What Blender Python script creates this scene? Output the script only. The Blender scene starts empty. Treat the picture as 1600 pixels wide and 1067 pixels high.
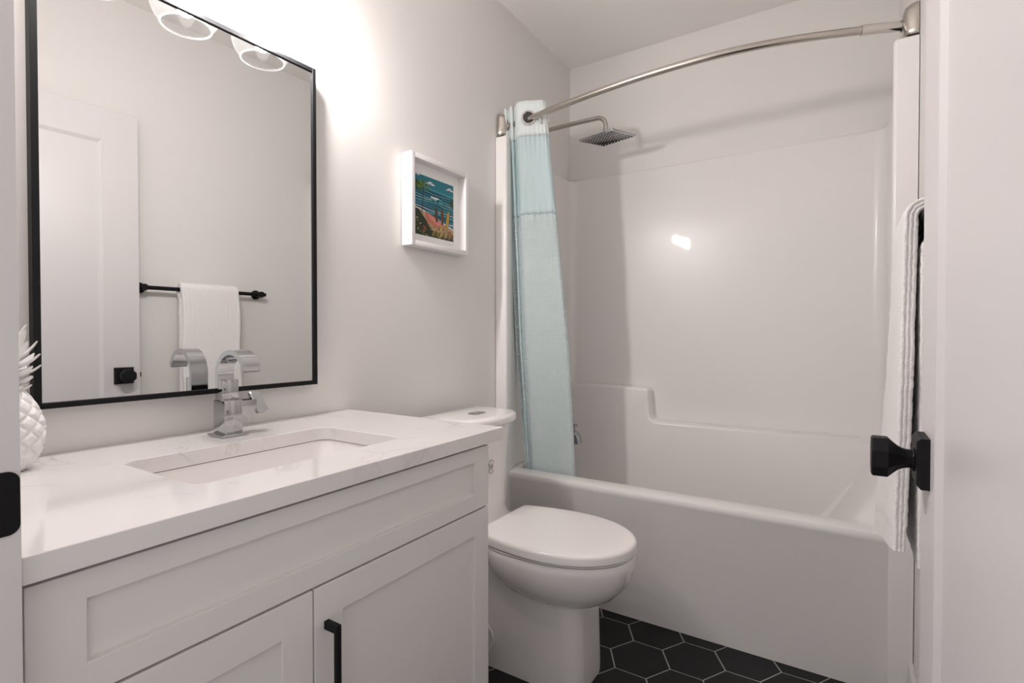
import bpy, bmesh, math, random
from mathutils import Vector, Matrix, noise
PI = math.pi
S = bpy.context.scene
COL = S.collection
random.seed(4)

# ------------------------------------------------------------ camera, world, exposure
cam_d = bpy.data.cameras.new('camera')
cam = bpy.data.objects.new('camera', cam_d); COL.objects.link(cam)
cam_d.sensor_width = 36.0; cam_d.sensor_fit = 'HORIZONTAL'
cam_d.lens = 815.35/1600*36.0
cam_d.clip_start = 0.005
cam.location = (1.30, 0.0, 1.10)
cam.rotation_euler = (math.radians(90-0.826), 0, math.radians(32.494))
S.camera = cam
w = bpy.data.worlds.new('world'); S.world = w; w.use_nodes = True
w.node_tree.nodes['Background'].inputs[0].default_value = (1.0, 0.96, 0.945, 1)
w.node_tree.nodes['Background'].inputs[1].default_value = 0.74      # even fill light added through the doorway, brighter than the real hallway
S.view_settings.view_transform = 'Standard'
S.view_settings.look = 'None'
S.view_settings.gamma = 1.0
S.view_settings.use_curve_mapping = False
S.view_settings.exposure = 0.22
S.cycles.max_bounces = 10; S.cycles.diffuse_bounces = 6; S.cycles.glossy_bounces = 5
S.cycles.transmission_bounces = 6; S.cycles.transparent_max_bounces = 12
S.cycles.caustics_reflective = False; S.cycles.caustics_refractive = False
S.cycles.sample_clamp_indirect = 4.0
S.cycles.use_denoising = True
BULB = 350.0

# ------------------------------------------------------------ materials
def mat(name, col, rough=0.5, metal=0.0, coat=0.0, spec=0.5, bump=None, sheen=0.0, vary=None):
    m = bpy.data.materials.new(name); m.use_nodes = True
    nt = m.node_tree; b = nt.nodes['Principled BSDF']
    b.inputs['Base Color'].default_value = (*col, 1)
    b.inputs['Roughness'].default_value = rough
    b.inputs['Metallic'].default_value = metal
    b.inputs['Coat Weight'].default_value = coat
    b.inputs['Coat Roughness'].default_value = 0.04
    b.inputs['Specular IOR Level'].default_value = spec
    b.inputs['Sheen Weight'].default_value = sheen
    if bump or vary:
        tc = nt.nodes.new('ShaderNodeTexCoord')
    if bump:
        sc, st, dist = bump
        nz = nt.nodes.new('ShaderNodeTexNoise'); nz.inputs['Scale'].default_value = sc; nz.inputs['Detail'].default_value = 3
        nt.links.new(tc.outputs['Object'], nz.inputs['Vector'])
        bp = nt.nodes.new('ShaderNodeBump'); bp.inputs['Strength'].default_value = st; bp.inputs['Distance'].default_value = dist
        nt.links.new(nz.outputs['Fac'], bp.inputs['Height']); nt.links.new(bp.outputs['Normal'], b.inputs['Normal'])
    if vary:
        sc, c2, lo, hi = vary
        nz = nt.nodes.new('ShaderNodeTexNoise'); nz.inputs['Scale'].default_value = sc; nz.inputs['Detail'].default_value = 6
        nt.links.new(tc.outputs['Object'], nz.inputs['Vector'])
        rp = nt.nodes.new('ShaderNodeValToRGB')
        rp.color_ramp.elements[0].position = lo; rp.color_ramp.elements[0].color = (*col, 1)
        rp.color_ramp.elements[1].position = hi; rp.color_ramp.elements[1].color = (*c2, 1)
        nt.links.new(nz.outputs['Fac'], rp.inputs['Fac']); nt.links.new(rp.outputs['Color'], b.inputs['Base Color'])
    return m

M = {}
M['wall'] = mat('wall_paint', (.75, .73, .714), .55, bump=(420, .12, .001))
M['ceiling'] = mat('ceiling_paint', (.84, .82, .80), .8, bump=(300, .15, .001))
M['trim'] = mat('white_trim_paint', (.70, .68, .68), .35)
M['door'] = mat('door_paint', (.68, .655, .66), .34)
M['cab'] = mat('cabinet_paint', (.73, .71, .695), .42)
M['inside'] = mat('cabinet_interior', (.25, .22, .19), .7)
M['acryl'] = mat('glossy_acrylic', (.80, .78, .768), .32, coat=.15, bump=(6, .35, .004))
M['ceramic'] = mat('white_ceramic', (.84, .81, .80), .10, coat=.3)
M['seatp'] = mat('seat_plastic', (.85, .82, .81), .22)
M['chrome'] = mat('chrome', (.50, .505, .515), .07, 1.0)
M['nickel'] = mat('brushed_nickel', (.50, .465, .42), .22, 1.0)
M['nickel2'] = mat('polished_nickel', (.66, .63, .60), .14, 1.0)
M['black'] = mat('matt_black_metal', (.008, .008, .009), .5, spec=.15)
M['mirror'] = mat('mirror_silver', (.80, .805, .80), .0, 1.0)
M['grout'] = mat('light_grout', (.36, .355, .35), .85)
M['tile'] = mat('black_hex_tile', (.006, .006, .007), .5, spec=.28, vary=(9, (.012, .012, .013), .35, .7))
M['towel'] = mat('white_terry', (.88, .855, .85), .95, sheen=.3, bump=(300, .55, .005))
M['hem'] = mat('towel_hem', (.88, .855, .85), .9, bump=(900, .2, .001))
M['matb'] = mat('white_mat_board', (.88, .875, .86), .9)
M['frame'] = mat('white_lacquer_frame', (.80, .775, .77), .4)
M['pine'] = mat('white_glazed_ceramic', (.80, .785, .78), .28, coat=.2)
M['rubber'] = mat('dark_rubber', (.03, .03, .03), .7)
M['plastic'] = mat('white_plastic_hose', (.72, .71, .70), .4)
M['ink'] = mat('grey_print', (.30, .29, .29), .6)

def quartz():
    m = mat('white_quartz', (.73, .708, .70), .12, coat=.2); nt = m.node_tree; b = nt.nodes['Principled BSDF']
    tc = nt.nodes.new('ShaderNodeTexCoord')
    n1 = nt.nodes.new('ShaderNodeTexNoise'); n1.inputs['Scale'].default_value = 3.1; n1.inputs['Detail'].default_value = 9
    n1.inputs['Distortion'].default_value = 1.6; n1.inputs['Roughness'].default_value = .62
    nt.links.new(tc.outputs['Object'], n1.inputs['Vector'])
    rp = nt.nodes.new('ShaderNodeValToRGB'); cr = rp.color_ramp
    cr.elements[0].position = .478; cr.elements[0].color = (0, 0, 0, 1)
    cr.elements[1].position = .522; cr.elements[1].color = (0, 0, 0, 1)
    e = cr.elements.new(.5); e.color = (1, 1, 1, 1)
    nt.links.new(n1.outputs['Fac'], rp.inputs['Fac'])
    n2 = nt.nodes.new('ShaderNodeTexNoise'); n2.inputs['Scale'].default_value = 5.0; n2.inputs['Detail'].default_value = 4
    nt.links.new(tc.outputs['Object'], n2.inputs['Vector'])
    r2 = nt.nodes.new('ShaderNodeValToRGB'); r2.color_ramp.elements[0].position = .48; r2.color_ramp.elements[1].position = .68
    nt.links.new(n2.outputs['Fac'], r2.inputs['Fac'])
    mu = nt.nodes.new('ShaderNodeMath'); mu.operation = 'MULTIPLY'
    nt.links.new(rp.outputs['Color'], mu.inputs[0]); nt.links.new(r2.outputs['Color'], mu.inputs[1])
    mx = nt.nodes.new('ShaderNodeMix'); mx.data_type = 'RGBA'
    mx.inputs[6].default_value = (.73, .708, .70, 1); mx.inputs[7].default_value = (.55, .525, .515, 1)
    nt.links.new(mu.outputs[0], mx.inputs[0]); nt.links.new(mx.outputs[2], b.inputs['Base Color'])
    return m
M['quartz'] = quartz()

def thin_glass(name, tint, gloss=1.0, haze=0):
    m = bpy.data.materials.new(name); m.use_nodes = True; nt = m.node_tree
    nt.nodes.remove(nt.nodes['Principled BSDF']); out = nt.nodes['Material Output']
    tr = nt.nodes.new('ShaderNodeBsdfTransparent'); tr.inputs[0].default_value = (*tint, 1)
    gl = nt.nodes.new('ShaderNodeBsdfGlossy'); gl.inputs['Roughness'].default_value = .03
    lw = nt.nodes.new('ShaderNodeLayerWeight'); lw.inputs[0].default_value = .5
    pw = nt.nodes.new('ShaderNodeMath'); pw.operation = 'POWER'; pw.inputs[1].default_value = 4.0
    nt.links.new(lw.outputs['Facing'], pw.inputs[0])
    mul = nt.nodes.new('ShaderNodeMath'); mul.operation = 'MULTIPLY_ADD'; mul.inputs[1].default_value = .85*gloss; mul.inputs[2].default_value = .04*gloss
    nt.links.new(pw.outputs[0], mul.inputs[0])
    mx = nt.nodes.new('ShaderNodeMixShader')
    nt.links.new(mul.outputs[0], mx.inputs[0]); nt.links.new(tr.outputs[0], mx.inputs[1]); nt.links.new(gl.outputs[0], mx.inputs[2])
    if haze:
        tl = nt.nodes.new('ShaderNodeBsdfTranslucent'); tl.inputs[0].default_value = (.9, .9, .9, 1)
        m2 = nt.nodes.new('ShaderNodeMixShader'); m2.inputs[0].default_value = haze
        nt.links.new(mx.outputs[0], m2.inputs[1]); nt.links.new(tl.outputs[0], m2.inputs[2]); mx = m2
    nt.links.new(mx.outputs[0], out.inputs[0])
    return m
M['globe'] = thin_glass('clear_globe_glass', (.93, .93, .93), 1.0, .012)
M['lip'] = thin_glass('globe_lip_glass', (.62, .62, .62), 1.0, .22)
M['pane'] = thin_glass('picture_glass', (.99, .99, .99), .12)

def emit(name, col, st):
    m = bpy.data.materials.new(name); m.use_nodes = True; nt = m.node_tree
    b = nt.nodes['Principled BSDF']; b.inputs['Base Color'].default_value = (.9, .9, .9, 1)
    b.inputs['Emission Color'].default_value = (*col, 1); b.inputs['Emission Strength'].default_value = st
    return m
M['bulb'] = emit('lit_bulb', (1.0, .945, .925), BULB)

def fabric(name, col, cell, strength, dist, trans=.25):
    m = bpy.data.materials.new(name); m.use_nodes = True; nt = m.node_tree
    b = nt.nodes['Principled BSDF']; out = nt.nodes['Material Output']
    b.inputs['Base Color'].default_value = (*col, 1); b.inputs['Roughness'].default_value = .75
    b.inputs['Sheen Weight'].default_value = .15
    uv = nt.nodes.new('ShaderNodeUVMap'); sp = nt.nodes.new('ShaderNodeSeparateXYZ')
    nt.links.new(uv.outputs[0], sp.inputs[0])
    ab = []
    for k in (0, 1):
        mu = nt.nodes.new('ShaderNodeMath'); mu.operation = 'MULTIPLY'; mu.inputs[1].default_value = PI/cell
        nt.links.new(sp.outputs[k], mu.inputs[0])
        sn = nt.nodes.new('ShaderNodeMath'); sn.operation = 'SINE'; nt.links.new(mu.outputs[0], sn.inputs[0])
        aa = nt.nodes.new('ShaderNodeMath'); aa.operation = 'ABSOLUTE'; nt.links.new(sn.outputs[0], aa.inputs[0]); ab.append(aa)
    mn = nt.nodes.new('ShaderNodeMath'); mn.operation = 'MINIMUM'
    nt.links.new(ab[0].outputs[0], mn.inputs[0]); nt.links.new(ab[1].outputs[0], mn.inputs[1])
    bp = nt.nodes.new('ShaderNodeBump'); bp.invert = True
    bp.inputs['Strength'].default_value = strength; bp.inputs['Distance'].default_value = dist
    nt.links.new(mn.outputs[0], bp.inputs['Height']); nt.links.new(bp.outputs['Normal'], b.inputs['Normal'])
    # woven cells: thread ridges a touch paler than the cell bottoms
    mx = nt.nodes.new('ShaderNodeMix'); mx.data_type = 'RGBA'
    mx.inputs[6].default_value = (min(1, col[0]*1.10), min(1, col[1]*1.06), min(1, col[2]*1.05), 1)
    mx.inputs[7].default_value = (*[c*.93 for c in col], 1)
    nt.links.new(mn.outputs[0], mx.inputs[0]); nt.links.new(mx.outputs[2], b.inputs['Base Color'])
    tl = nt.nodes.new('ShaderNodeBsdfTranslucent'); nt.links.new(mx.outputs[2], tl.inputs[0])
    ms = nt.nodes.new('ShaderNodeMixShader'); ms.inputs[0].default_value = trans
    nt.links.new(b.outputs[0], ms.inputs[1]); nt.links.new(tl.outputs[0], ms.inputs[2]); nt.links.new(ms.outputs[0], out.inputs[0])
    return m
M['waffle'] = fabric('aqua_waffle_weave', (.73, .855, .87), .0085, .8, .004, .15)
M['sheer'] = fabric('aqua_plain_weave', (.66, .795, .81), .0014, .12, .0004, .35)
M['band'] = fabric('pale_aqua_waffle_band', (.80, .875, .875), .006, .5, .002, .12)

# ------------------------------------------------------------ mesh helpers
def xf(bm, vs, m): bmesh.ops.transform(bm, matrix=m, verts=vs)
def box(bm, x0, x1, y0, y1, z0, z1, bev=0.0, seg=2):
    r = bmesh.ops.create_cube(bm, size=1.0); vs = r['verts']
    xf(bm, vs, Matrix.Translation(((x0+x1)/2, (y0+y1)/2, (z0+z1)/2)) @ Matrix.Diagonal((x1-x0, y1-y0, z1-z0, 1)))
    if bev > 0:
        es = list({e for v in vs for e in v.link_edges})
        r2 = bmesh.ops.bevel(bm, geom=es, offset=bev, segments=seg, affect='EDGES', profile=.5)
        vs = list({v for f in r2['faces'] for v in f.verts})
    return vs
def loft(bm, loops, cap0=True, cap1=True):
    rows = [[bm.verts.new(p) for p in L] for L in loops]
    n = len(rows[0])
    for a, b in zip(rows, rows[1:]):
        for i in range(n):
            j = (i+1) % n
            bm.faces.new((a[i], a[j], b[j], b[i]))
    if cap0: bm.faces.new(list(reversed(rows[0])))
    if cap1: bm.faces.new(rows[-1])
    return [v for r in rows for v in r]
def rrect(x0, x1, y0, y1, r, z, k=8):
    out = []
    for cx, cy, a0 in ((x1-r, y1-r, 0), (x0+r, y1-r, 90), (x0+r, y0+r, 180), (x1-r, y0+r, 270)):
        for i in range(k+1):
            a = math.radians(a0+90*i/k); out.append((cx+r*math.cos(a), cy+r*math.sin(a), z))
    return out
def lathe(bm, prof, n=40, axis='Z', at=(0, 0, 0), cap=True):
    """prof: (radius, height) pairs along axis"""
    loops = []
    for r, h in prof:
        L = []
        for i in range(n):
            a = 2*PI*i/n; c, s = r*math.cos(a), r*math.sin(a)
            p = {'Z': (c, s, h), 'X': (h, c, s), 'Y': (s, h, c)}[axis]
            L.append((p[0]+at[0], p[1]+at[1], p[2]+at[2]))
        loops.append(L)
    return loft(bm, loops, cap, cap)
def tube(bm, pts, r, n=16, closed=False, cap=True):
    pts = [Vector(p) for p in pts]; N = len(pts); loops = []
    up = Vector((0, 0, 1)); prev = None
    for i, p in enumerate(pts):
        if closed: t = pts[(i+1) % N]-pts[i-1]
        else: t = pts[min(i+1, N-1)]-pts[max(i-1, 0)]
        t.normalize()
        if prev is None:
            u = t.cross(up)
            if u.length < 1e-3: u = t.cross(Vector((1, 0, 0)))
        else: u = prev-t*prev.dot(t)
        u.normalize(); v = t.cross(u); prev = u
        rr = r[i] if isinstance(r, (list, tuple)) else r
        loops.append([p+(u*math.cos(2*PI*k/n)+v*math.sin(2*PI*k/n))*rr for k in range(n)])
    if closed: loops.append(loops[0]); cap = False
    return loft(bm, loops, cap, cap)
def prism(bm, poly, lo, hi, plane='XZ'):
    """extrude a polygon: XZ -> along y, XY -> along z, YZ -> along x"""
    def P(a, b, c): return {'XZ': (a, c, b), 'XY': (a, b, c), 'YZ': (c, a, b)}[plane]
    return loft(bm, [[P(a, b, lo) for a, b in poly], [P(a, b, hi) for a, b in poly]])
def bevel_all(bm, off, seg=2, ang=35):
    bm.normal_update()
    es = [e for e in bm.edges if len(e.link_faces) == 2 and e.calc_face_angle(0) > math.radians(ang)]
    bmesh.ops.bevel(bm, geom=es, offset=off, segments=seg, affect='EDGES', profile=.5, clamp_overlap=True)
def grid(bm, P, nu, nv, uvf=None, close_u=False):
    """surface from P(i,j); returns rows"""
    rows = [[bm.verts.new(P(i, j)) for i in range(nu)] for j in range(nv)]
    lay = bm.loops.layers.uv.verify() if uvf else None
    for j in range(nv-1):
        for i in range(nu if close_u else nu-1):
            i2 = (i+1) % nu
            f = bm.faces.new((rows[j][i], rows[j][i2], rows[j+1][i2], rows[j+1][i]))
            if lay:
                for l, (a, b) in zip(f.loops, ((i, j), (i+1, j), (i+1, j+1), (i, j+1))): l[lay].uv = uvf(a, b)
    return rows
def bez(p0, p1, p2, n=8):
    p0, p1, p2 = map(Vector, (p0, p1, p2))
    return [p0*(1-t)**2+p1*2*t*(1-t)+p2*t*t for t in [i/n for i in range(n+1)]]
def B(): return bmesh.new()

def obj(name, bm, m, parent=None, smooth=35, mats=None, recalc=True):
    """link bm (built in world coordinates) as ONE mesh object under parent"""
    if recalc: bmesh.ops.recalc_face_normals(bm, faces=bm.faces)
    off = Vector((0, 0, 0)); p = parent
    while p is not None: off += p.location; p = p.parent
    if off.length: bmesh.ops.translate(bm, verts=bm.verts, vec=-off)
    me = bpy.data.meshes.new(name); bm.to_mesh(me); bm.free()
    for mm in (mats or [m]): me.materials.append(mm)
    if smooth:
        me.polygons.foreach_set('use_smooth', [True]*len(me.polygons))
        me.set_sharp_from_angle(angle=math.radians(smooth))
    o = bpy.data.objects.new(name, me); COL.objects.link(o)
    if parent is not None: o.parent = parent
    return o
def thing(name, label, cat, loc):
    o = bpy.data.objects.new(name, None); COL.objects.link(o); o.location = loc
    o.empty_display_size = .05
    o['label'] = label; o['category'] = cat
    return o
def tag(o, label, cat): o['label'] = label; o['category'] = cat; return o
def struct(name, bm, m, label=None, cat=None, **k):
    o = obj(name, bm, m, **k); o['kind'] = 'structure'
    if label: o['label'] = label
    if cat: o['category'] = cat
    return o
def lab(o, label): o['label'] = label; return o

# ------------------------------------------------------------ the room
XR, YB, YF, ZC = 1.478, 2.642, .175, 2.572        # right wall, back wall, front wall (room side), ceiling
bm = B()                                          # hexagonal tile floor
R = .1035; G = .0021
box(bm, -.1, XR+.1, -.55, YB+.1, -.06, -.0012)
for f in bm.faces: f.material_index = 1
r = R-G*1.1547
for i in range(-6, 8):
    for j in range(-14, 9):
        cx = .722+i*1.5*R; cy = 1.7115+(j+(i % 2)*.5)*math.sqrt(3)*R
        if not (-.02 < cx < XR+.02 and -.5 < cy < YB): continue
        top = [bm.verts.new((cx+(r-.0008)*math.cos(PI/3*k), cy+(r-.0008)*math.sin(PI/3*k), 0)) for k in range(6)]
        low = [bm.verts.new((cx+r*math.cos(PI/3*k), cy+r*math.sin(PI/3*k), -.0014)) for k in range(6)]
        bm.faces.new(top).material_index = 0
        for k in range(6): bm.faces.new((low[k], low[(k+1) % 6], top[(k+1) % 6], top[k])).material_index = 0
struct('floor', bm, None, 'floor of black hexagonal tiles with thin pale grout', 'floor', mats=[M['tile'], M['grout']], smooth=0)
bm = B(); box(bm, -.1, XR+.1, YF-.115, YB+.1, ZC, ZC+.08); struct('ceiling', bm, M['ceiling'], 'flat white ceiling', 'ceiling')
bm = B(); box(bm, -.1, 0, YF-.115, YB+.1, -.06, ZC+.02); struct('wall_left', bm, M['wall'], 'pale grey wall behind the vanity, mirror and toilet', 'wall')
bm = B(); box(bm, 0, XR, YB, YB+.1, -.06, ZC+.02); struct('wall_back', bm, M['wall'], 'pale wall above the tub surround', 'wall')
bm = B(); box(bm, XR, XR+.1, YF-.115, YB+.1, -.06, ZC+.02); struct('wall_right', bm, M['wall'], 'pale wall behind the open door and towel', 'wall')
DX0, DX1, DH = .594, 1.400, 2.055                 # doorway
bm = B()
box(bm, 0, DX0-.02, YF-.115, YF, -.06, ZC+.02); box(bm, DX1+.03, XR, YF-.115, YF, -.06, ZC+.02)
box(bm, DX0-.02, DX1+.03, YF-.115, YF, DH+.02, ZC+.02)
struct('wall_front', bm, M['wall'], 'wall around the doorway beside the camera', 'wall')
bm = B()                                          # door frame: jambs and head
box(bm, DX0-.02, DX0, YF-.12, YF+.003, 0, DH+.02, .002); box(bm, DX1+.01, DX1+.03, YF-.12, YF+.003, 0, DH+.02, .002)
box(bm, DX0, DX1+.01, YF-.12, YF+.003, DH, DH+.02, .002)
jamb = struct('trim_1', bm, M['trim'], 'white door jamb at the left edge with a black strike plate', 'door frame')
bm = B()                                          # strike plate with a rounded lip that wraps the room side
prof = rrect(-.022, .0045, -.032, .032, .010, 0, 6)
loft(bm, [[(DX0+.0005, YF-.003+a, 0.930+b) for a, b, _ in prof], [(DX0+.0025, YF-.003+a, 0.930+b) for a, b, _ in prof]])
obj('strike_plate', bm, M['black'], jamb)
bm = B(); box(bm, XR-.014, XR, 1.02, 1.902, 0, .14, .003); struct('baseboard_right', bm, M['trim'], 'white baseboard on the right wall beside the tub', 'baseboard')
bm = B(); box(bm, 0, .014, 1.095, 1.902, 0, .14, .003); struct('baseboard_left', bm, M['trim'], 'white baseboard behind the toilet', 'baseboard')

# door, swung open against the right wall
DY0, DY1, DXF, DXB = .188, 1.000, 1.400, 1.435
bm = B(); sw = .133
box(bm, DXF, DXB, DY0, DY0+sw, .012, 2.045, .0015); box(bm, DXF, DXB, DY1-sw, DY1, .012, 2.045, .0015)
box(bm, DXF, DXB, DY0+sw-.001, DY1-sw+.001, 2.045-sw, 2.045, .0015); box(bm, DXF, DXB, DY0+sw-.001, DY1-sw+.001, .012, .25, .0015)
box(bm, DXF+.008, DXB-.008, DY0+sw-.006, DY1-sw+.006, .24, 2.045-sw+.006)
a0, a1, c0, c1 = DY0+sw, DY1-sw, .25, 2.045-sw    # sloped sticking around the panel
for (ya, yb) in ((a0, a0+.014), (a1, a1-.014)):
    prism(bm, [(DXF+.001, ya), (DXF+.0085, ya), (DXF+.0085, yb)], c0, c1, 'XY')
for (za, zb) in ((c0, c0+.014), (c1, c1-.014)):
    prism(bm, [(DXF+.001, za), (DXF+.0085, za), (DXF+.0085, zb)], a0, a1, 'XZ')
door = struct('door_1', bm, M['door'], 'white panel door swung open against the right wall', 'door', smooth=20)
KY, KZ = .937, .921
bm = B()
lathe(bm, [(.0, -.0655), (.0275, -.0655), (.030, -.0635), (.030, -.046), (.0285, -.0445), (.0225, -.0385), (.0175, -.033), (.0145, -.027),
           (.0135, -.022), (.0135, -.0175), (.0165, -.017), (.0175, -.0155), (.0165, -.0140)], 8, 'X', (0, 0, 0), cap=False)
xf(bm, bm.verts, Matrix.Translation((DXF, KY, KZ)) @ Matrix.Rotation(PI/8, 4, 'X'))
knob = obj('door_knob', bm, M['black'], door, smooth=28)
bm = B(); prof = [(-.035, -.035), (.035, -.035), (.035, .035), (-.035, .035)]
loft(bm, [[(DXF+h, KY+a*s, KZ+b*s) for a, b in prof] for h, s in ((0.0, 1), (-.010, 1), (-.0145, .86))])
obj('rosette', bm, M['black'], knob, smooth=20)
bm = B(); box(bm, DXF+.011, DXF+.024, DY1, DY1+.009, KZ-.011, KZ+.011, .003); obj('latch_bolt', bm, M['black'], door)

# ------------------------------------------------------------ bathtub with surround
tubE = thing('bathtub', 'glossy white one-piece bathtub and shower surround across the back wall', 'bathtub', (.73, 2.28, 0))
bm = B(); e = .002; X0, X1 = .003, XR-.003
def tubloop(x0, x1, y0, y1, r, z, slope=0): return rrect(x0, x1, y0, y1, r, z, 8)
loft(bm, [tubloop(X0, X1, 1.940, 2.636, .004, .001), tubloop(X0, X1, 1.940, 2.636, .004, .452), tubloop(X0, X1, 1.934, 2.636, .006, .464),
          tubloop(X0, X1, 1.932, 2.636, .006, .480), tubloop(X0+.002, X1-.002, 1.936, 2.634, .008, .489), tubloop(X0+.008, X1-.008, 1.945, 2.630, .010, .492),
          tubloop(.036, 1.342, 2.016, 2.556, .035, .492), tubloop(.042, 1.339, 2.023, 2.553, .035, .489), tubloop(.047, 1.334, 2.031, 2.551, .035, .478),
          tubloop(.060, 1.249, 2.05, 2.549, .05, .33), tubloop(.075, 1.197, 2.06, 2.543, .07, .245), tubloop(.085, 1.14, 2.07, 2.52, .10, .16), tubloop(.150, 1.07, 2.11, 2.47, .11, .115), tubloop(.25, .98, 2.19, 2.39, .08, .105)])
obj('tub', bm, M['acryl'], tubE, smooth=40)
bm = B()                                          # drain in the tub floor
lathe(bm, [(0, .1085), (.026, .1085), (.029, .105), (0, .104)], 24, 'Z', (.32, 2.29, 0), cap=False); obj('tub_drain', bm, M['chrome'], tubE)
# wall panel: a plan path swept up, taller at the two front flanges
def arc(cx, cy, r, a0, a1, n): return [(cx+r*math.cos(math.radians(a0+(a1-a0)*i/n)), cy+r*math.sin(math.radians(a0+(a1-a0)*i/n))) for i in range(n+1)]
FY, IL, IR, YI = 1.905, .056, 1.416, 2.630
path = [(.002, FY)]+arc(IL-.010, FY+.010, .010, -90, 0, 5)+[(IL, 1.935), (.046, 1.965), (.032, 1.995), (.022, 2.03), (.017, 2.08)]
path += [(.015, y) for y in (2.16, 2.28, 2.4, 2.5)]+arc(.015+.045, YI-.045, .045, 180, 90, 8)
path += [(x, YI) for x in (.3, .6, .9, 1.2)]+arc(1.438-.045, YI-.045, .045, 90, 0, 8)
path += [(1.438, y) for y in (2.5, 2.4, 2.28, 2.16)]+[(1.436, 2.08), (1.433, 2.03), (1.428, 1.995), (1.421, 1.965), (IR, 1.935)]+arc(IR+.010, FY+.010, .010, 180, 270, 5)+[(XR-.002, FY)]
def ztop(x, y):
    t = min(1, max(0, (y-1.94)/.13)); t = t*t*(3-2*t)
    return 1.967*(1-t)+1.944*t
def zbot(y): return .002 if y < 1.937 else .4935
def outn(i):
    a = Vector(path[max(i-1, 0)]); b = Vector(path[min(i+1, len(path)-1)]); t = (b-a).normalized(); return Vector((-t.y, t.x))
bm = B(); rows = []
lev = [0, .25, .5, .75, 1]
def PP(i, j):
    x, y = path[i]; n = outn(i); zt = ztop(x, y); zb = zbot(y)
    if j < 5: return (x, y, zb+(zt-.012-zb)*lev[j])
    k, dz = ((.0035, -.0035), (.011, 0.0))[j-5]
    return (min(XR-.001, max(.001, x+n.x*k)), min(YB-.001, y+n.y*k), zt+dz)
grid(bm, PP, len(path), 7)
# raised lower back: tall ledge on the left, long low shelf to the right
fy0 = 2.546
poly = [(.012, .28), (1.440, .28), (1.440, .668), (.535, .668)]
poly += [(.485+.035-.035*math.sin(math.radians(a))-.0, .668+.035-.035*math.cos(math.radians(a))) for a in (20, 45, 70)]+[(.483, .715), (.478, .80)]
poly += [(.478-.02+.02*math.cos(math.radians(a)), .812+.02*math.sin(math.radians(a))) for a in (0, 30, 60, 90)]+[(.012, .832)]
b2 = B(); prism(b2, poly, fy0, YI-.002, 'XZ')
b2.normal_update()
es = [e for e in b2.edges if e.calc_face_angle(0) > math.radians(40) and all(v.co.y < fy0+.001 for v in e.verts)]
bmesh.ops.bevel(b2, geom=es, offset=.014, segments=4, affect='EDGES', profile=.5)
me = bpy.data.meshes.new('tmp'); b2.to_mesh(me); b2.free(); bm.from_mesh(me); bpy.data.meshes.remove(me)
# sloped backrest that rises from the rim at the right end
def BK(i, j):
    x = 1.222+(1.4378-1.222)*(i/39); y = 1.960+(2.5475-1.960)*j/39
    q = min(1, max(0, (y-1.99)/.13)); q = q*q*(3-2*q)
    flat = .4921-.016*max(0, min(1, (1.345-x)/.03))
    return (x, y, flat*(1-q)+(.4923+1.71*(x-1.336))*q)
grid(bm, BK, 40, 40)
obj('surround_panel', bm, M['acryl'], tubE, smooth=50)

# tub spout
sp = thing('tub_spout', 'chrome tub spout peeking out past the curtain edge', 'spout', (.015, 2.32, .6))
bm = B()
pts = [(.016, .628), (.165, .628)]+[(.165+.05*math.sin(math.radians(a)), .578+.05*math.cos(math.radians(a))) for a in (20, 40, 60, 80)]+[(.218, .563), (.170, .563), (.150, .585), (.016, .588)]
prism(bm, pts, 2.295, 2.345, 'XZ'); bevel_all(bm, .004, 2, 40); obj('spout_body', bm, M['chrome'], sp)
bm = B(); lathe(bm, [(.0055, .627), (.0055, .645), (.013, .646), (.014, .655), (.009, .658)], 20, 'Z', (.188, 2.32, 0)); obj('diverter_knob', bm, M['chrome'], sp)

# shower head on its arm
sh = thing('rain_shower', 'square chrome rain shower head on a bent arm above the tub', 'shower', (0.001, 2.31, 2.12))
bm = B()
ap = [(.004, 2.31, 2.118), (.10, 2.31, 2.119), (.20, 2.31, 2.12), (.285, 2.31, 2.12)]
ap += [(.305+.045*math.sin(math.radians(a)), 2.31, 2.075+.045*math.cos(math.radians(a))) for a in (0, 15, 30, 45, 60, 75, 90)]+[(.350, 2.31, 2.055)]
tube(bm, ap, .0105, 18); obj('arm', bm, M['nickel'], sh)
bm = B(); lathe(bm, [(.0, .001), (.030, .001), (.030, .006), (.012, .010), (0, .010)], 28, 'X', (0, 2.31, 2.118), cap=False); obj('wall_flange', bm, M['nickel2'], sh)
bm = B(); lathe(bm, [(0, 2.018), (.018, 2.020), (.018, 2.028), (.011, 2.033), (.014, 2.038), (.0155, 2.045), (.013, 2.053), (.012, 2.060), (.0, 2.060)], 24, 'Z', (.350, 2.31, 0), cap=False)
obj('swivel_joint', bm, M['chrome'], sh)
bm = B(); s2 = .095
T = Matrix.Translation((.357, 2.314, 2.018)) @ Matrix.Rotation(math.radians(-14), 4, 'Z') @ Matrix.Rotation(math.radians(7), 4, 'X')
vs = box(bm, -s2, s2, -s2, s2, -.005, .006, .003); xf(bm, vs, T); plate = obj('spray_plate', bm, M['chrome'], sh)
bm = B()
for i in range(10):
    for j in range(10):
        cx, cy = (i-4.5)*.0178, (j-4.5)*.0178
        vs = lathe(bm, [(.0048, -.0049), (.0042, -.0066), (.0015, -.0070)], 8, 'Z', (cx, cy, 0)); xf(bm, vs, T)
nz = obj('nozzle', bm, M['rubber'], plate); nz['kind'] = 'stuff'; lab(nz, 'dark rubber nozzles in a square grid')

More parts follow.
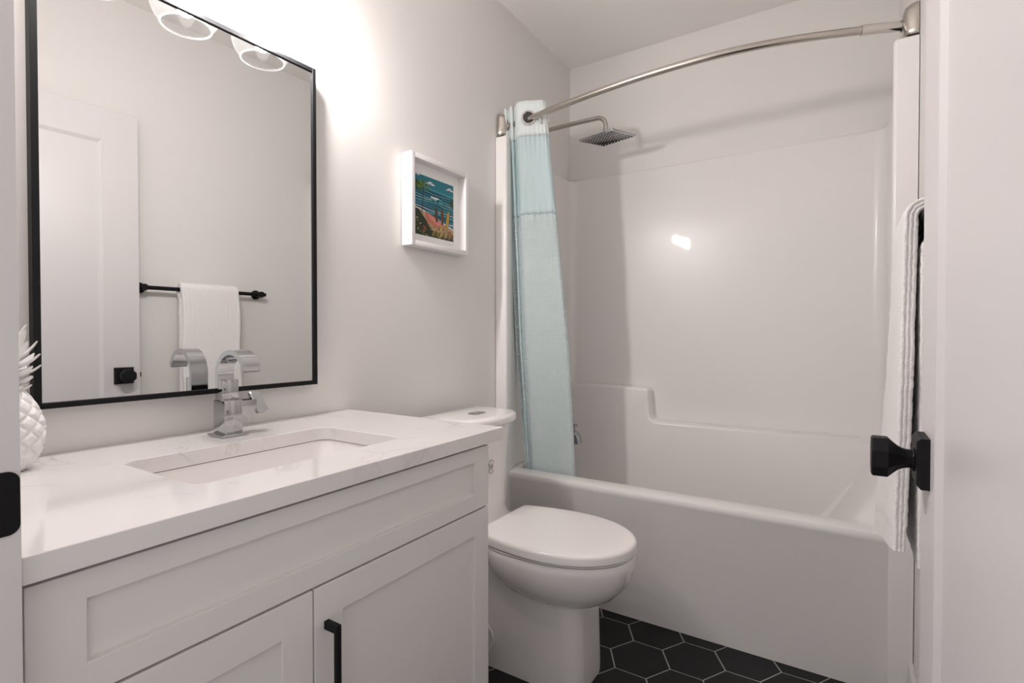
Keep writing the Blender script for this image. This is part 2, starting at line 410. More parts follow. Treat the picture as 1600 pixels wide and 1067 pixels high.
# ------------------------------------------------------------ curtain rod and shower curtain
rodE = thing('curtain_rod', 'bowed brushed nickel shower curtain rod across the tub opening', 'curtain rod', (.73, 1.945, 2.02))
ctl = [(.012, 1.955), (.06, 1.953), (.168, 1.929), (.274, 1.904), (.466, 1.866), (.677, 1.836), (.879, 1.826), (1.032, 1.835), (1.176, 1.864), (1.335, 1.915), (1.452, 1.957)]
def catmull(P, n):
    P = [Vector(p) for p in P]; P = [P[0]*2-P[1]]+P+[P[-1]*2-P[-2]]; out = []
    for k in range(1, len(P)-2):
        for i in range(n):
            t = i/n; a, b, c, d = P[k-1:k+3]
            out.append(.5*((2*b)+(c-a)*t+(2*a-5*b+4*c-d)*t*t+(3*b-a-3*c+d)*t**3))
    return out+[P[-2]]
RZ = 2.02
rp = [(p.x, p.y, RZ) for p in catmull(ctl, 8)]
bm = B(); tube(bm, rp, .0122, 20); obj('rod', bm, M['nickel'], rodE)
bm = B(); tube(bm, [p for p in rp if p[0] > 1.325], .0150, 20)
lab(obj('rod_sleeve', bm, M['nickel2'], rodE), 'shinier thicker sleeve at the right end')
def bracket(x, sgn, y):
    bm = B(); L = []
    for h, sy, sz, dz in ((0, .040, .052, 0), (.006, .040, .052, 0), (.020, .036, .049, 0), (.032, .028, .042, .0), (.038, .017, .026, 0)):
        L.append([(x+sgn*h, y+a*sy, RZ+dz+b*sz) for a, b, _ in rrect(-1, 1, -1, 1, .45, 0, 5)])
    loft(bm, L); o = obj('wall_bracket', bm, M['nickel'], rodE, smooth=40)
    b = B(); lathe(b, [(.0175, 0), (.0175, sgn*.008)], 20, 'X', (x+sgn*.034, y-.002, RZ)); obj('collar', b, M['nickel2'], o)
bracket(.0015, 1, 1.955); bracket(XR-.0015, -1, 1.957)

TOP = [(0.014, 1.955), (0.036, 1.930), (0.040, 1.950), (0.068, 1.928), (0.070, 1.947), (0.107, 1.913), (0.139, 1.914), (0.166, 1.927), (0.193, 1.94), (0.213, 1.949), (0.217, 1.971), (0.189, 1.992)]
MID = [(0.024, 2.050), (0.032, 2.026), (0.040, 2.044), (0.060, 2.018), (0.068, 2.036), (0.108, 1.992), (0.149, 2.000), (0.194, 2.012), (0.244, 2.022), (0.290, 2.026), (0.285, 2.058), (0.245, 2.094)]
BOT = [(0.054, 2.100), (0.058, 2.074), (0.068, 2.092), (0.078, 2.066), (0.088, 2.084), (0.116, 2.050), (0.160, 2.053), (0.212, 2.058), (0.255, 2.064), (0.305, 2.068), (0.3, 2.098), (0.258, 2.134)]
def fold(P): return catmull(P, 9)
FT, FM, FB = fold(TOP), fold(MID), fold(BOT); NF = len(FT)
def curt(i, z, amp=1.0):
    if z > 1.05: t = (2.075-z)/(2.075-1.05); p = FT[i].lerp(FM[i], t)
    else: t = (1.05-z)/(1.05-.42); p = FM[i].lerp(FB[i], t)
    n = noise.noise(Vector((p.x*14, p.y*14, z*4.0)))*.004+noise.noise(Vector((i*.25, z*11, 3)))*.0022
    g = 0.0
    if 1.66 > z > 1.52: g = math.sin(i*.95)*.0028*math.exp(-((z-1.615)/.05)**2)
    gz = math.sin(i*1.15)*.0025*math.exp(-((z-1.93)/.06)**2)
    return Vector((p.x-.4*(n+g+gz), p.y+.9*(n+g+gz), z))
arcl = [0]
for a, b in zip(FM, FM[1:]): arcl.append(arcl[-1]+(b-a).length)
def sheet(name, z0, z1, m, parent, nv, extra=0, th=.0018):
    bm = B()
    def P(i, j):
        z = z1+(z0-z1)*j/(nv-1); v = curt(i, z)
        if extra: v = v+Vector((.005*extra, -.008*extra, 0))*.3
        return v
    grid(bm, P, NF, nv, lambda i, j: (arcl[min(i, NF-1)], z1+(z0-z1)*j/(nv-1)))
    bmesh.ops.recalc_face_normals(bm, faces=bm.faces)
    o = obj(name, bm, m, parent, smooth=180, recalc=False)
    md = o.modifiers.new('thickness', 'SOLIDIFY'); md.thickness = th; md.offset = 0
    return o
cur = thing('shower_curtain', 'aqua waffle shower curtain bunched at the left end of the rod', 'shower curtain', (.15, 1.97, .42))
lab(sheet('header_band', 1.948, 2.092, M['band'], cur, 10, .0, .0036), 'pale woven band with metal eyelets')
lab(sheet('sheer_panel', 1.618, 1.9482, M['sheer'], cur, 24), 'smooth plain aqua panel')
lab(sheet('waffle_panel', .425, 1.6182, M['waffle'], cur, 70), 'waffle woven lower panel')
for (gx, gy, dx, dy) in ((.158, 1.924, .86, .43), (.210, 1.962, .3, .95)):
    bm = B(); nrm = Vector((dy, -dx, 0)).normalized(); uu = Vector((dx, dy, 0)).normalized(); c = Vector((gx, gy, RZ))+nrm*.003
    tube(bm, [c+uu*.027*math.cos(2*PI*k/32)+Vector((0, 0, 1))*.027*math.sin(2*PI*k/32) for k in range(32)], .0045, 10, closed=True)
    g = obj('grommet', bm, M['nickel2'], cur)
    if gx < .2:
        bm = B(); loft(bm, [[c+nrm*h+uu*.0235*math.cos(2*PI*k/32)+Vector((0, 0, 1))*.0235*math.sin(2*PI*k/32) for k in range(32)] for h in (-.0015, .0002)])
        obj('eyelet_shade_disc', bm, M['rubber'], g)  # solid dark disc stands in for the shade inside the eyelet hole

# ------------------------------------------------------------ vanity cabinet
CX, CY0, CY1, CZ = .545, .184, 1.049, .836
van = thing('vanity_cabinet', 'white shaker vanity cabinet with black handle under the quartz top', 'cabinet', (.28, .62, 0))
bm = B()
box(bm, .003, CX, CY0, CY0+.018, .09, CZ, .001); box(bm, .003, CX, CY1-.018, CY1, .002, CZ, .001)
box(bm, .003, CX-.002, CY0+.018, CY1-.018, .09, .108); box(bm, .003, .015, CY0+.018, CY1-.018, .108, CZ-.001)
box(bm, .46, .475, CY0, CY1-.018, .002, .09); box(bm, CX-.02, CX-.001, CY0+.018, CY1-.018, CZ-.02, CZ-.001)
box(bm, CX-.02, CX-.001, CY0+.018, CY1-.018, .655, .70)
obj('body', bm, M['cab'], van, smooth=20)
def shaker(y0, y1, z0, z1, iy0, iy1, iz0, iz1, name):
    x0, x1, b = CX+.0005, CX+.020, .0012
    bm = B()
    box(bm, x0, x1, y0, iy0, z0, z1, b); box(bm, x0, x1, iy1, y1, z0, z1, b)
    box(bm, x0, x1-.00005, iy0-.0015, iy1+.0015, iz1, z1, b); box(bm, x0, x1-.00005, iy0-.0015, iy1+.0015, z0, iz0, b)
    box(bm, x0, x1-.0085, iy0-.003, iy1+.003, iz0-.003, iz1+.003)
    return obj(name, bm, M['cab'], van, smooth=20)
lab(shaker(.186, 1.046, .6815, .8285, .241, .990, .720, .7945, 'drawer_front'), 'wide false drawer front at the top')
lab(shaker(.186, .5435, .104, .6775, .241, .4875, .162, .6205, 'door'), 'narrower left door without visible handle')
d2 = lab(shaker(.5465, 1.046, .104, .6775, .605, .990, .162, .6205, 'door'), 'right door with black bar handle')
bm = B(); xh = CX+.020; yh = .5695
prism(bm, [(xh, .617), (xh+.033, .617), (xh+.033, .432), (xh, .432), (xh, .444), (xh+.025, .444), (xh+.025, .603), (xh, .603)], yh-.005, yh+.005, 'XZ')
bevel_all(bm, .0012, 2, 40); obj('handle', bm, M['black'], d2, smooth=20)

bm = B(); k = 8                                   # quartz top with the sink cutout
SX0, SX1, SY0, SY1 = .198, .462, .412, .852
Q1, Q0 = .867, .8365
loft(bm, [rrect(SX0, SX1, SY0, SY1, .028, Q0+.001, k), rrect(SX0, SX1, SY0, SY1, .028, Q1-.001, k), rrect(SX0-.001, SX1+.001, SY0-.001, SY1+.001, .029, Q1, k),
          rrect(.003, .579, .181, 1.0885, .002, Q1, k), rrect(.002, .580, .180, 1.0895, .003, Q1-.001, k), rrect(.002, .580, .180, 1.0895, .003, Q0+.001, k),
          rrect(.003, .579, .181, 1.0885, .002, Q0, k), rrect(SX0-.001, SX1+.001, SY0-.001, SY1+.001, .029, Q0, k), rrect(SX0, SX1, SY0, SY1, .028, Q0+.001, k)], False, False)
bmesh.ops.remove_doubles(bm, verts=bm.verts, dist=1e-5)
tag(obj('countertop', bm, M['quartz'], smooth=30), 'white quartz countertop with faint grey veins on the vanity', 'countertop').location = (0, 0, 0)
sk = thing('sink', 'white rectangular undermount sink in the quartz top', 'sink', (.33, .632, .70))
bm = B()
def sl(d, r, z): return rrect(SX0-d, SX1+d, SY0-d, SY1+d, r, z, 8)
loft(bm, [sl(.022, .03, .818), sl(.022, .03, .8335), sl(.004, .032, .8345), sl(.002, .032, .830), sl(-.004, .034, .79), sl(-.012, .04, .735), sl(-.030, .05, .716), sl(-.075, .05, .710), sl(-.11, .02, .709),
          ], False, True)
loft(bm, [sl(.022, .03, .818), sl(.008, .03, .815), sl(.0, .04, .72), sl(-.03, .05, .70), sl(-.10, .03, .697)], False, True)
bmesh.ops.remove_doubles(bm, verts=bm.verts, dist=1e-5)
obj('basin', bm, M['ceramic'], sk, smooth=45)
bm = B(); lathe(bm, [(0, .7115), (.019, .7115), (.022, .7095), (0, .709)], 24, 'Z', (.30, .632, 0), cap=False); obj('drain', bm, M['chrome'], sk)

# faucet
fa = thing('faucet', 'chrome single-lever faucet with a flat arched spout behind the sink', 'faucet', (.104, .66, Q1))
FYc, FXc = .660, .104
bm = B(); box(bm, FXc-.033, FXc+.033, FYc-.030, FYc+.030, Q1+.0005, Q1+.006, .0015); obj('base_plate', bm, M['chrome'], fa)
bm = B(); box(bm, FXc-.023, FXc+.024, FYc-.021, FYc+.021, Q1+.005, Q1+.082, .0018)
# side stub that carries the lever, with a cove below
zc = Q1+.060
pl = [(FYc+.019, Q1+.079), (FYc+.056, Q1+.079), (FYc+.056, Q1+.047), (FYc+.036, Q1+.047)]+[(FYc+.019+.017*math.cos(math.radians(a)), Q1+.030+.017*math.sin(math.radians(a))) for a in (90, 60, 30, 0)][1:]+[(FYc+.019, Q1+.030)]
prism(bm, pl, FXc-.015, FXc+.0235, 'YZ'); obj('body', bm, M['chrome'], fa, smooth=25)
bm = B()                                          # flat ribbon spout
R0 = .056; ctr = (FXc-.013+R0, Q1+.136)
out = [(FXc-.017, Q1+.080), (FXc-.017, Q1+.115)]; pth = []
pth = [(FXc-.012, Q1+.078), (FXc-.012, Q1+.10), (FXc-.012, Q1+.12)]+[(ctr[0]-R0*math.cos(math.radians(a))*1.0, ctr[1]+R0*math.sin(math.radians(a))) for a in range(0, 166, 11)]
lp = []
for i, (x, z) in enumerate(pth):
    a = Vector(pth[max(0, i-1)]); b = Vector(pth[min(len(pth)-1, i+1)]); t = (b-a).normalized(); n = Vector((-t.y, t.x)); h = .0055
    lp.append([(x+n.x*h, FYc-.019, z+n.y*h), (x+n.x*h, FYc+.019, z+n.y*h), (x-n.x*h, FYc+.019, z-n.y*h), (x-n.x*h, FYc-.019, z-n.y*h)])
loft(bm, lp)
box(bm, FXc-.008, FXc+.012, FYc-.019, FYc+.019, Q1+.080, Q1+.128, .001)
bm.normal_update(); obj('spout', bm, M['chrome'], fa, smooth=25)
bm = B(); vs = box(bm, -.036, .022, -.0135, .0135, -.0055, .0060, .0015)
xf(bm, vs, Matrix.Translation((FXc+.014, FYc+.0675, zc+.004)) @ Matrix.Rotation(math.radians(50), 4, 'Y'))
vs = lathe(bm, [(.008, .050), (.008, .060)], 16, 'Y', (FXc+.006, FYc, zc))
obj('lever', bm, M['chrome'], fa, smooth=20)

# ------------------------------------------------------------ wall mirror (hangs a degree off the wall)
EPS = .022
mi = thing('wall_mirror', 'tall rectangular mirror in a thin black metal frame above the vanity', 'mirror', (0, .645, .958))
mi.location = (.031, .645, .958); mi.rotation_euler = (0, 0, -EPS)
W2, H, FW = .305, .885, .0115
def mobj(name, bm, m, **k):
    bmesh.ops.recalc_face_normals(bm, faces=bm.faces)
    me = bpy.data.meshes.new(name); bm.to_mesh(me); bm.free(); me.materials.append(m)
    o = bpy.data.objects.new(name, me); COL.objects.link(o); o.parent = mi; return o
bm = B()
for a in ((-W2, -W2+FW, 0, H), (W2-FW, W2, 0, H), (-W2+FW, W2-FW, 0, FW), (-W2+FW, W2-FW, H-FW, H)): box(bm, -.020, .005, a[0], a[1], a[2], a[3], .0008, 1)
mobj('frame', bm, M['black'])
bm = B(); box(bm, -.012, .0, -W2+FW, W2-FW, FW, H-FW); mobj('mirror_glass', bm, M['mirror'])

# ------------------------------------------------------------ vanity light with three glass globes
LX, LZ = .101, 1.893
GY = (.453, .643, .833)
vl = thing('vanity_light', 'three-globe clear glass vanity light fixed above the mirror', 'wall light', (.002, .643, 2.02))
bm = B(); box(bm, .002, .024, .43, .856, 2.005, 2.075, .003); obj('backplate', bm, M['black'], vl)
for y in GY:
    bm = B(); tube(bm, [(.022, y, 2.04), (.06, y, 2.04)]+[(.078+.022*math.sin(math.radians(a)), y, 2.018+.022*math.cos(math.radians(a))) for a in (0, 30, 60, 90)]+[(.1, y, 2.0)], .008, 14)
    ar = obj('arm', bm, M['black'], vl)
    bm = B(); lathe(bm, [(0, 2.005), (.022, 2.005), (.024, 2.0), (.024, 1.972), (.027, 1.968), (.027, 1.963), (.016, 1.961), (.016, 1.955), (0, 1.955)], 28, 'Z', (LX, y, 0), cap=False)
    so = obj('socket', bm, M['nickel2'], vl)
    bm = B(); rg = .076; a0 = math.degrees(math.asin(.0535/rg)); pr = []
    for i in range(25):
        a = math.radians(180-a0-(180-a0-20)*i/24); pr.append((rg*math.sin(a), LZ+rg*math.cos(a)))
    pr[0:0] = [(pr[0][0]-.0012, pr[0][1]+.0004), (pr[0][0]-.0003, pr[0][1]-.0013)]
    lathe(bm, pr, 48, 'Z', (LX, y, 0), cap=False); gs = obj('glass_shade', bm, M['globe'], vl, smooth=180)
    bm = B(); tube(bm, [(LX+.0535*math.cos(2*PI*k/40), y+.0535*math.sin(2*PI*k/40), LZ-.0545) for k in range(40)], .0021, 8, closed=True)
    obj('shade_lip', bm, M['lip'], gs)
    bm = B(); lathe(bm, [(0, 1.862), (.010, 1.864), (.017, 1.870), (.0205, 1.880), (.0215, 1.892), (.0195, 1.91), (.0165, 1.93), (.0145, 1.945), (.0135, 1.957)], 24, 'Z', (LX, y, 0), cap=False)
    obj('light_bulb', bm, M['bulb'], so, smooth=180)

# ------------------------------------------------------------ ceramic pineapple
pi = thing('pineapple_ornament', 'white ceramic pineapple ornament at the left end of the countertop', 'ornament', (.105, .287, Q1))
PX, PY = .105, .287
bm = B(); NU, NV = 96, 64
def PIN(i, j):
    v = j/(NV-1); a = 2*PI*i/NU
    h = .001+.137*v; s = math.sin(PI*min(1, max(0, .10+.82*v)))**.62
    rr = .0435*s*(1.03-.14*v)
    k = 8; u1 = (a*k/(2*PI)+v*5.0); u2 = (a*k/(2*PI)-v*5.0)
    d = min(abs(math.sin(PI*u1)), abs(math.sin(PI*u2)))
    rr += .0055*min(1, d*1.6)*s
    return (PX+rr*math.cos(a), PY+rr*math.sin(a), Q1+h)
rows = grid(bm, PIN, NU, NV, close_u=True)
bm.faces.new(list(reversed(rows[0]))); bm.faces.new(rows[-1])
obj('fruit_body', bm, M['pine'], pi, smooth=60)
bm = B()
for ring, (n, z0, ln, lean, wd) in enumerate(((8, .136, .030, 1.25, .010), (7, .147, .036, 1.20, .011), (7, .160, .048, 1.15, .012), (6, .175, .052, 1.05, .012), (6, .190, .052, .85, .011), (5, .203, .050, .55, .010), (3, .212, .048, .2, .009))):
    for q in range(n):
        a = 2*PI*q/n+ring*.55+.35; d = Vector((math.cos(a), math.sin(a), 0)); t = Vector((-d.y, d.x, 0)); ZU = Vector((0, 0, 1))
        c = Vector((PX, PY, Q1+z0)); L = []; pos = c+d*.006; ang = lean+.25
        for s in range(9):
            f = s/8
            wv = wd*(1-f)**.7*(.75+.9*f)+.0004; th = .0034*(1-f)+.0007
            dirv = d*math.sin(ang)+ZU*math.cos(ang); nn = ZU*math.sin(ang)-d*math.cos(ang)
            L.append([pos+t*wv+nn*.0015, pos-nn*th, pos-t*wv+nn*.0015, pos+nn*th])
            pos = pos+dirv*ln*.86/8; ang -= .085 if lean > .4 else .0
        loft(bm, L)
lathe(bm, [(.016, Q1+.128), (.014, Q1+.16), (.010, Q1+.20), (.004, Q1+.225)], 16, 'Z', (PX, PY, 0))
obj('leaf_crown', bm, M['pine'], pi, smooth=60)

# ------------------------------------------------------------ framed beach print
pf = thing('framed_picture', 'white shadow-box frame with a colourful beach and surfboard print', 'picture', (.002, 1.484, 1.407))
Y0, Y1, Z0, Z1 = 1.325, 1.645, 1.407, 1.728
bm = B(); fw = .0185
for (a, b, c, d) in ((Y0, Y0+fw, Z0, Z1), (Y1-fw, Y1, Z0, Z1), (Y0+fw-.001, Y1-fw+.001, Z0, Z0+fw), (Y0+fw-.001, Y1-fw+.001, Z1-fw, Z1)): box(bm, .002, .050, a, b, c, d, .0022)
obj('frame', bm, M['frame'], pf, smooth=30)
bm = B(); box(bm, .003, .014, Y0+fw-.002, Y1-fw+.002, Z0+fw-.002, Z1-fw+.002)
mb = obj('mat_board', bm, M['matb'], pf)
bm = B(); box(bm, .040, .0415, Y0+fw-.001, Y1-fw+.001, Z0+fw-.001, Z1-fw+.001); obj('glass_pane', bm, M['pane'], pf)
# the print: flat coloured shapes, thinly layered like ink
ay0, ay1, az0, az1 = 1.372, 1.594, 1.457, 1.673
AW, AH = ay1-ay0, az1-az0
inks = {}
def ink(c):
    if c not in inks: inks[c] = mat('ink_%d' % len(inks), c, .7)
    return list(inks).index(c)
bm = B(); layer = [0]
def patch(pts, c, lift=None):
    layer[0] += 1; x = .0142+.0000045*layer[0]
    pts = [(min(1, max(0, u)), min(1, max(0, v))) for u, v in pts]
    f = bm.faces.new([bm.verts.new((x, ay0+u*AW, az0+v*AH)) for u, v in pts])
    f.normal_update()
    if f.normal.x < 0: f.normal_flip()
    f.material_index = ink(c)
def ell(cx, cy, rx, ry, rot=0, n=20, a0=0, a1=360):
    o = []
    for i in range(n+1 if a1-a0 < 360 else n):
        a = math.radians(a0+(a1-a0)*i/n); x, y = rx*math.cos(a), ry*math.sin(a); q = math.radians(rot)
        o.append((cx+x*math.cos(q)-y*math.sin(q), cy+x*math.sin(q)+y*math.cos(q)))
    return o
TE, DK, LT, NV_, WH = (.015, .19, .25), (.004, .02, .03), (.07, .40, .43), (.004, .06, .11), (.75, .78, .78)
patch([(0, 0), (1, 0), (1, 1), (0, 1)], TE)
patch([(0, .83), (1, .80), (1, .76), (0, .78)], (.05, .28, .33))
patch([(0, .80), (1, .76), (1, .2), (0, .2)], NV_)
for k in range(13):                                # bands of sea
    v = .76-.040*k; th = .012+.006*((k*7) % 3)
    c = (LT, TE, (.06, .31, .36), (.42, .55, .56))[k % 4]
    top = [(u/10, v-.030*u/10+.010*math.sin(u*.9+k)) for u in range(11)]
    patch(top+[(u, w_-th) for u, w_ in reversed(top)], c)
patch(ell(.60, .64, .16, .075, -8), DK); patch(ell(.61, .635, .135, .058, -8), LT); patch(ell(.63, .625, .085, .038, -8), NV_); patch(ell(.65, .62, .05, .02, -8), LT)
for q in range(5): patch(ell(.44+.035*q, .68-.012*(q % 2), .028, .016), WH)
for (cx, cy, s) in ((.40, .87, 1.0), (.90, .88, .9), (.06, .97, .8)):
    for dx, dy, r in ((-.06, 0, .045), (0, .018, .06), (.06, .002, .05)): patch(ell(cx+dx*s, cy+dy*s, r*s*1.15, r*s*.8, 0, 16, 0, 180), DK); patch(ell(cx+dx*s, cy+.004+dy*s, r*s, r*s*.65, 0, 16, 0, 180), WH)
patch([(0, .93), (.12, .88), (.2, .80), (.12, .74), (0, .76)], (.02, .09, .03)); patch([(1, .76), (.93, .74), (.88, .66), (.95, .60), (1, .58)], (.015, .07, .04))
patch([(0, .46), (.2, .43), (.5, .35), (.8, .27), (1, .22), (1, 0), (0, 0)], WH)
patch([(0, .44), (.2, .41), (.5, .33), (.8, .25), (1, .20), (1, 0), (0, 0)], (.46, .30, .17))
patch([(.27, .42), (.62, .32), (.80, .22), (.55, .17), (.3, .27)], (.55, .16, .12)); patch([(.34, .385), (.62, .30), (.73, .23), (.58, .22), (.38, .31)], (.66, .26, .20))
patch([(0, .43), (.12, .42), (.22, .33), (.35, .22), (.42, .12), (.6, .10), (.8, .04), (1, .12), (1, 0), (0, 0)], (.018, .035, .015))
for k in range(46):
    u = random.random()*.9+.02; v = random.random()*.22+.01+max(0, .2-u)*.8
    c = random.choice([(.30, .035, .02), (.42, .10, .03), (.05, .10, .03), (.10, .16, .04), (.5, .30, .08), (.03, .05, .03)])
    patch(ell(u, v, .030, .011, random.uniform(-70, 70), 8), c)
for k in range(14):
    a = math.radians(-30+k*18); patch([(.23, .80), (.23+.20*math.cos(a)*.8, .80+.13*math.sin(a)+.0), (.23+.17*math.cos(a+.25)*.8, .79+.11*math.sin(a+.25))], [(.07, .16, .02), (.03, .09, .02), (.16, .22, .04)][k % 3])
patch([(.215, .80), (.235, .80), (.225, .55), (.20, .38), (.18, .38), (.205, .55)], (.03, .03, .02))
for (u, v, rx, ry, rot, c) in ((.55, .40, .030, .13, 4, (.10, .05, .03)), (.70, .39, .030, .14, 2, (.14, .06, .03)), (.84, .35, .034, .17, -10, (.60, .40, .06)), (.66, .14, .026, .11, -8, (.62, .42, .08)), (.84, .35, .006, .15, -10, (.45, .2, .03))):
    patch(ell(u, v, rx*1.25, ry*1.05, rot), DK); patch(ell(u, v, rx, ry, rot), c)
for k in range(16):
    u = .44+.035*k; patch([(u, .02+.03*(k % 3)), (u+.05, .14), (u+.058, .13), (u+.012, .02)], [(.52, .38, .16), (.40, .20, .05), (.1, .12, .04)][k % 3])
pr = obj('art_print', bm, None, mb, smooth=0, mats=list(inks.values()), recalc=False)
bm = B(); pts = [(1.556+.0032*i, 1.4415+.0035*math.sin(i*1.9)+.0004*i) for i in range(12)]
for (a, b), (c, d) in zip(pts, pts[1:]):
    bm.faces.new([bm.verts.new(p) for p in ((.0145, a, b-.0005), (.0145, c, d-.0005), (.0145, c, d+.0006), (.0145, a, b+.0006))])
lab(obj('signature', bm, M['ink'], mb, smooth=0), 'small pencilled scribble below the print')

# ------------------------------------------------------------ toilet
TY = 1.512
to = thing('toilet', 'white elongated toilet with closed lid between vanity and tub', 'toilet', (.40, TY, 0))
def egg(xb, xf_, hw, z, n=56, sq=.62, xm=None):
    """outline with a blunt back at xb and a round nose at xf_"""
    xm = xm if xm is not None else xb+(xf_-xb)*.44; o = []
    for i in range(n):
        a = 2*PI*i/n; c, s = math.cos(a), math.sin(a)
        if c >= 0: x = xm+(xf_-xm)*c; y = hw*math.copysign(abs(s)**.92, s)
        else: x = xm-(xm-xb)*abs(c)**sq; y = hw*math.copysign(abs(s)**.62, s)
        o.append((x, TY+y, z))
    return o
bm = B()
# skirted pedestal
loft(bm, [rrect(.10, .636, TY-.108, TY+.108, .055, .001, 8), rrect(.10, .637, TY-.110, TY+.110, .055, .03, 8), rrect(.09, .632, TY-.110, TY+.110, .06, .24, 8), rrect(.085, .62, TY-.125, TY+.125, .06, .33, 8),
          rrect(.08, .55, TY-.150, TY+.150, .06, .385, 8), rrect(.075, .45, TY-.165, TY+.165, .05, .412, 8), rrect(.08, .44, TY-.160, TY+.160, .05, .420, 8)])
# bowl bulging over the pedestal
loft(bm, [egg(.30, .763, .183, .421), egg(.295, .767, .187, .414), egg(.295, .767, .187, .395), egg(.30, .760, .182, .362), egg(.33, .742, .168, .325), egg(.37, .712, .145, .292), egg(.41, .675, .110, .268), egg(.45, .63, .066, .256), egg(.50, .58, .025, .252)])
bowl = obj('bowl', bm, M['ceramic'], to, smooth=50)
bm = B(); loft(bm, [egg(.295, .758, .181, .4225), egg(.292, .764, .186, .4245), egg(.292, .764, .186, .4285), egg(.30, .755, .178, .430)])
obj('seat', bm, M['seatp'], to, smooth=50)
bm = B()
def lidline(d, z):
    """straight hinge edge with tight corners, flaring sides, round nose; d insets the outline"""
    xb, xm, xn, hb, hm = .290, .520, .772, .160, .192; o = []
    for i in range(25):                                   # nose, right to left
        a = -PI/2+PI*i/24; o.append((xm+(xn-d-xm)*math.cos(a)**.96 if abs(math.cos(a)) > 1e-6 else xm, (hm-d)*math.sin(a)))
    side = [(xm-(xm-xb-.02)*t, hm-d-(hm-hb)*t**2.0) for t in (.15, .3, .45, .6, .75, .9, 1)]
    cor = [(xb+d+.014-.014*math.sin(math.radians(a)), hb-d-.014+.014*math.cos(math.radians(a))) for a in (30, 60, 90)]
    o += side+cor+[(x, -y) for x, y in reversed(cor)]+[(x, -y) for x, y in reversed(side)]
    return [(x, TY+y, z) for x, y in o]
loft(bm, [lidline(.004, .4320), lidline(0, .4345), lidline(0, .4530), lidline(.0015, .4585), lidline(.007, .4625), lidline(.016, .4640), lidline(.06, .4655), lidline(.12, .4660)])
obj('seat_lid', bm, M['seatp'], to, smooth=50)
def dshape(xb, xs, xf_, hw, z, n=24):
    o = [(xb, TY-hw, z), (xs-.03, TY-hw, z)]
    for i in range(n+1):
        t = -1+2*i/n; o.append((xs+(xf_-xs)*(1-abs(t)**2.6), TY+hw*(t if abs(t) < .97 else math.copysign(.985 if abs(t) < 1 else .97, t)), z))
    return o+[(xs-.03, TY+hw, z), (xb, TY+hw, z)]
bm = B()
loft(bm, [dshape(.075, .22, .300, .190, .412), dshape(.075, .20, .272, .172, .432), dshape(.075, .195, .258, .165, .47), dshape(.073, .20, .262, .170, .60), dshape(.070, .205, .272, .178, .783)])
tank = obj('tank', bm, M['ceramic'], to, smooth=45)
bm = B(); lid = lambda d, z: dshape(.068-d*.3, .225+d, .298+d, .186+d, z)
loft(bm, [lid(-.004, .7835), lid(.002, .787), lid(.003, .800), lid(.0, .808), lid(-.008, .8125), lid(-.03, .8140)])
tl = obj('tank_lid', bm, M['ceramic'], to, smooth=50)
bm = B(); pr_ = lambda s, z: [(.187+a*s, TY+b*s, z) for a, b, _ in rrect(-.022, .022, -.036, .036, .018, 0, 6)]
loft(bm, [pr_(1, .8135), pr_(1, .8165), pr_(.92, .8178), pr_(.86, .8168)]); fb = obj('flush_button', bm, M['chrome'], tl)
bm = B()
loft(bm, [[(.187+a, TY-.012+b, z) for a, b, _ in rrect(-.014, .014, -.011, .011, .006, 0, 5)] for z in (.8165, .8186)])
loft(bm, [[(.187+a, TY+.015+b, z) for a, b, _ in rrect(-.014, .014, -.013, .013, .006, 0, 5)] for z in (.8165, .8186)]); obj('button_half', bm, M['nickel2'], fb)
# small printed swirl mark on the tank front
bm = B()
def surfx(y, z): return .2735-(.783-z)*.042-.058*abs((y-TY)/.175)**2.6
def mark(pts, r=.0011): tube(bm, [(surfx(y, z)+.0006, y, z) for y, z in pts], r, 6)
my, mz, mr = 1.487, .638, .0175
mark([(my+mr*math.cos(math.radians(a)), mz+mr*1.35*math.sin(math.radians(a))) for a in range(35, 330, 12)])
mark([(my-.010+.004*math.sin(k*.9), mz-.012+.0045*k) for k in range(7)]); mark([(my-.002+.006*math.cos(k*1.2), mz+.006*math.sin(k*1.2)) for k in range(6)])
mark([(my+.004, mz-.010), (my+.007, mz), (my+.006, mz+.012)])
lab(obj('printed_emblem', bm, M['ink'], tank), 'small grey round swirl mark')
bm = B(); hp = catmull([(.016, 1.36, .17), (.10, 1.365, .17), (.19, 1.385, .165), (.305, 1.392, .150), (.343, 1.390, .100), (.305, 1.388, .052), (.17, 1.385, .028), (.09, 1.385, .06), (.06, 1.40, .2), (.06, 1.41, .40), (.10, 1.42, .418)], 8)
tube(bm, hp, .0048, 10); lab(obj('supply_hose', bm, M['plastic'], to), 'thin white water hose looping behind the base')

# ------------------------------------------------------------ towel bar and towel
tb = thing('towel_bar', 'matt black towel bar on the right wall carrying the towel', 'towel bar', (XR, 1.30, 1.315))
BX, BZ = 1.4215, 1.309
bm = B(); tube(bm, [(BX, 1.005, BZ), (BX, 1.30, BZ), (BX, 1.590, BZ)], .0092, 18); obj('bar', bm, M['black'], tb)
for y in (1.025, 1.565):
    bm = B(); lathe(bm, [(0, BX-.014), (.0145, BX-.014), (.0155, BX-.010), (.0155, BX+.012), (.011, BX+.016), (.010, XR-.012), (.024, XR-.009), (.0245, XR-.0012), (0, XR-.0012)], 24, 'X', (0, y, BZ), cap=False)
    po = obj('post', bm, M['black'], tb)
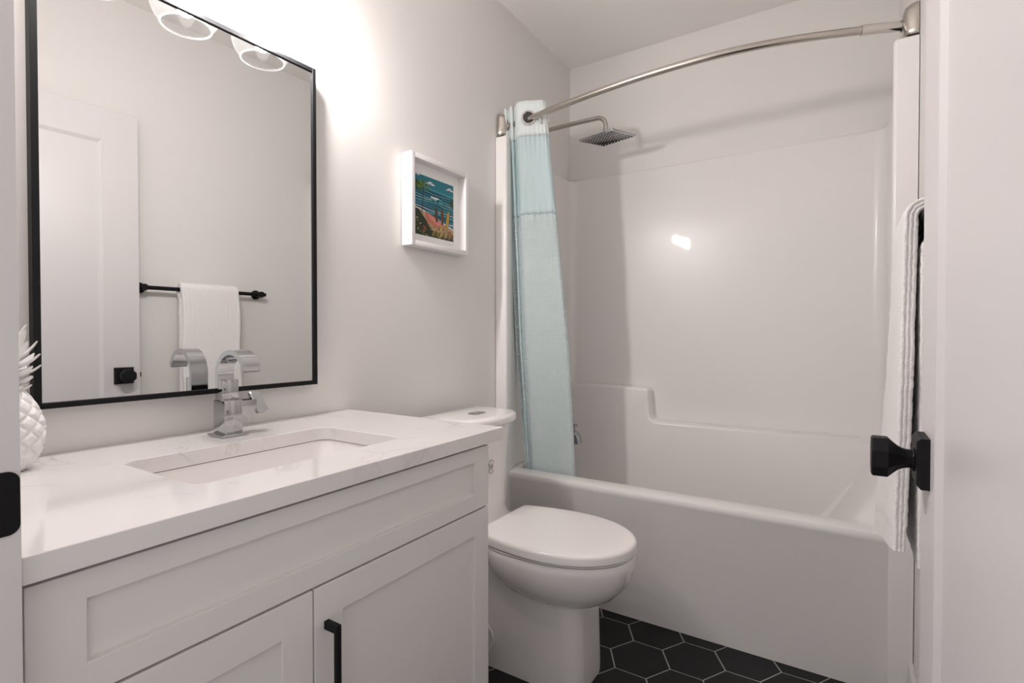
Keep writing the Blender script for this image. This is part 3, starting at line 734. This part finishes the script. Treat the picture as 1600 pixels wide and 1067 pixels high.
# folded in three lengthwise, then hung over the bar: three soft layers front and back
NY, NS, TH = 56, 150, .0218
y0, y1 = 1.172, 1.432
def towel_layer(bm, r, front, back, ya, yb, outer):
    top = PI*r; L = back+top+front
    def cl(d):
        if d < back: return Vector((BX+r, BZ-back+d)), Vector((1, 0))
        if d < back+top:
            a = (d-back)/r; return Vector((BX+r*math.cos(a), BZ+r*math.sin(a))), Vector((math.cos(a), math.sin(a)))
        return Vector((BX-r, BZ-(d-back-top))), Vector((-1, 0))
    # finer spacing around the bend
    ds = [back*i/80 for i in range(80)]+[back+top*i/24 for i in range(24)]+[back+top+front*i/90 for i in range(91)]
    def pt(i, j, side):
        v = i/(NY-1); p, n = cl(ds[j]); dr = max(0, BZ-p.y); fr = p.x < BX
        px, z = p.x, p.y
        yy = ya+(yb-ya)*v
        if fr:
            k = dr/.62; z += .045*(1-v)*k                            # the near corner hangs a little higher
            px -= .030*k**1.5*(.25+.75*v)+.004*math.sin(v*5.0+1.0)*k
            yy += .004*math.sin(z*17+r*300)
        if not fr: px -= .020*min(1, dr/.05)**1.5                   # the back hangs in against the front
        hem = fr and dr > front-.046
        th = TH*(.86 if hem else 1)
        q = 0
        if not hem:
            q = noise.noise(Vector((yy*75, z*75, side*9+r*100)))*.0014+noise.noise(Vector((yy*240, z*240, side*5+r*100)))*.0011
            if fr and outer and side > 0:                            # woven ribs beside the selvedges
                for c in (.05, .12, .19, .80, .87, .94): q -= .0020*math.exp(-((v-c)/.013)**2)*(.7+.5*noise.noise(Vector((c*40, z*120, 1))))
        edge = min(v, 1-v)/.022
        if edge < 1: th *= .90+.10*math.sqrt(max(0, 1-(1-edge)**2)); yy += noise.noise(Vector((z*190, r*200, 7)))*.0013*(1-edge)
        o = side*(th/2+q)
        return Vector((px+n.x*o, yy, z+n.y*o))
    n = len(ds)
    rA = grid(bm, lambda i, j: pt(i, j, 1), NY, n); rB = grid(bm, lambda i, j: pt(i, j, -1), NY, n)
    for k, sg in ((0, -1), (-1, 1)):                      # folded side edges: three soft rolls
        cols = [[rA[j][k] for j in range(n)]]
        for m_ in range(1, 12):
            t = m_/12; c = []
            for j in range(n):
                p = rA[j][k].co.lerp(rB[j][k].co, t)
                c.append(bm.verts.new((p.x, p.y+sg*(.0022*abs(math.sin(3*PI*t))**.6+noise.noise(Vector((p.z*160, t*9, 2)))*.0010), p.z)))
            cols.append(c)
        cols.append([rB[j][k] for j in range(n)])
        for a, b in zip(cols, cols[1:]):
            for j in range(n-1): bm.faces.new((a[j], a[j+1], b[j+1], b[j]))
    for i in range(NY-1):
        bm.faces.new((rA[0][i], rA[0][i+1], rB[0][i+1], rB[0][i])); bm.faces.new((rA[-1][i], rA[-1][i+1], rB[-1][i+1], rB[-1][i]))
bm = B()
towel_layer(bm, .0226, .650, .628, y0, y1, True)
tag(obj('towel', bm, M['towel'], smooth=70), 'white terry towel hanging over the black bar by the door', 'towel')
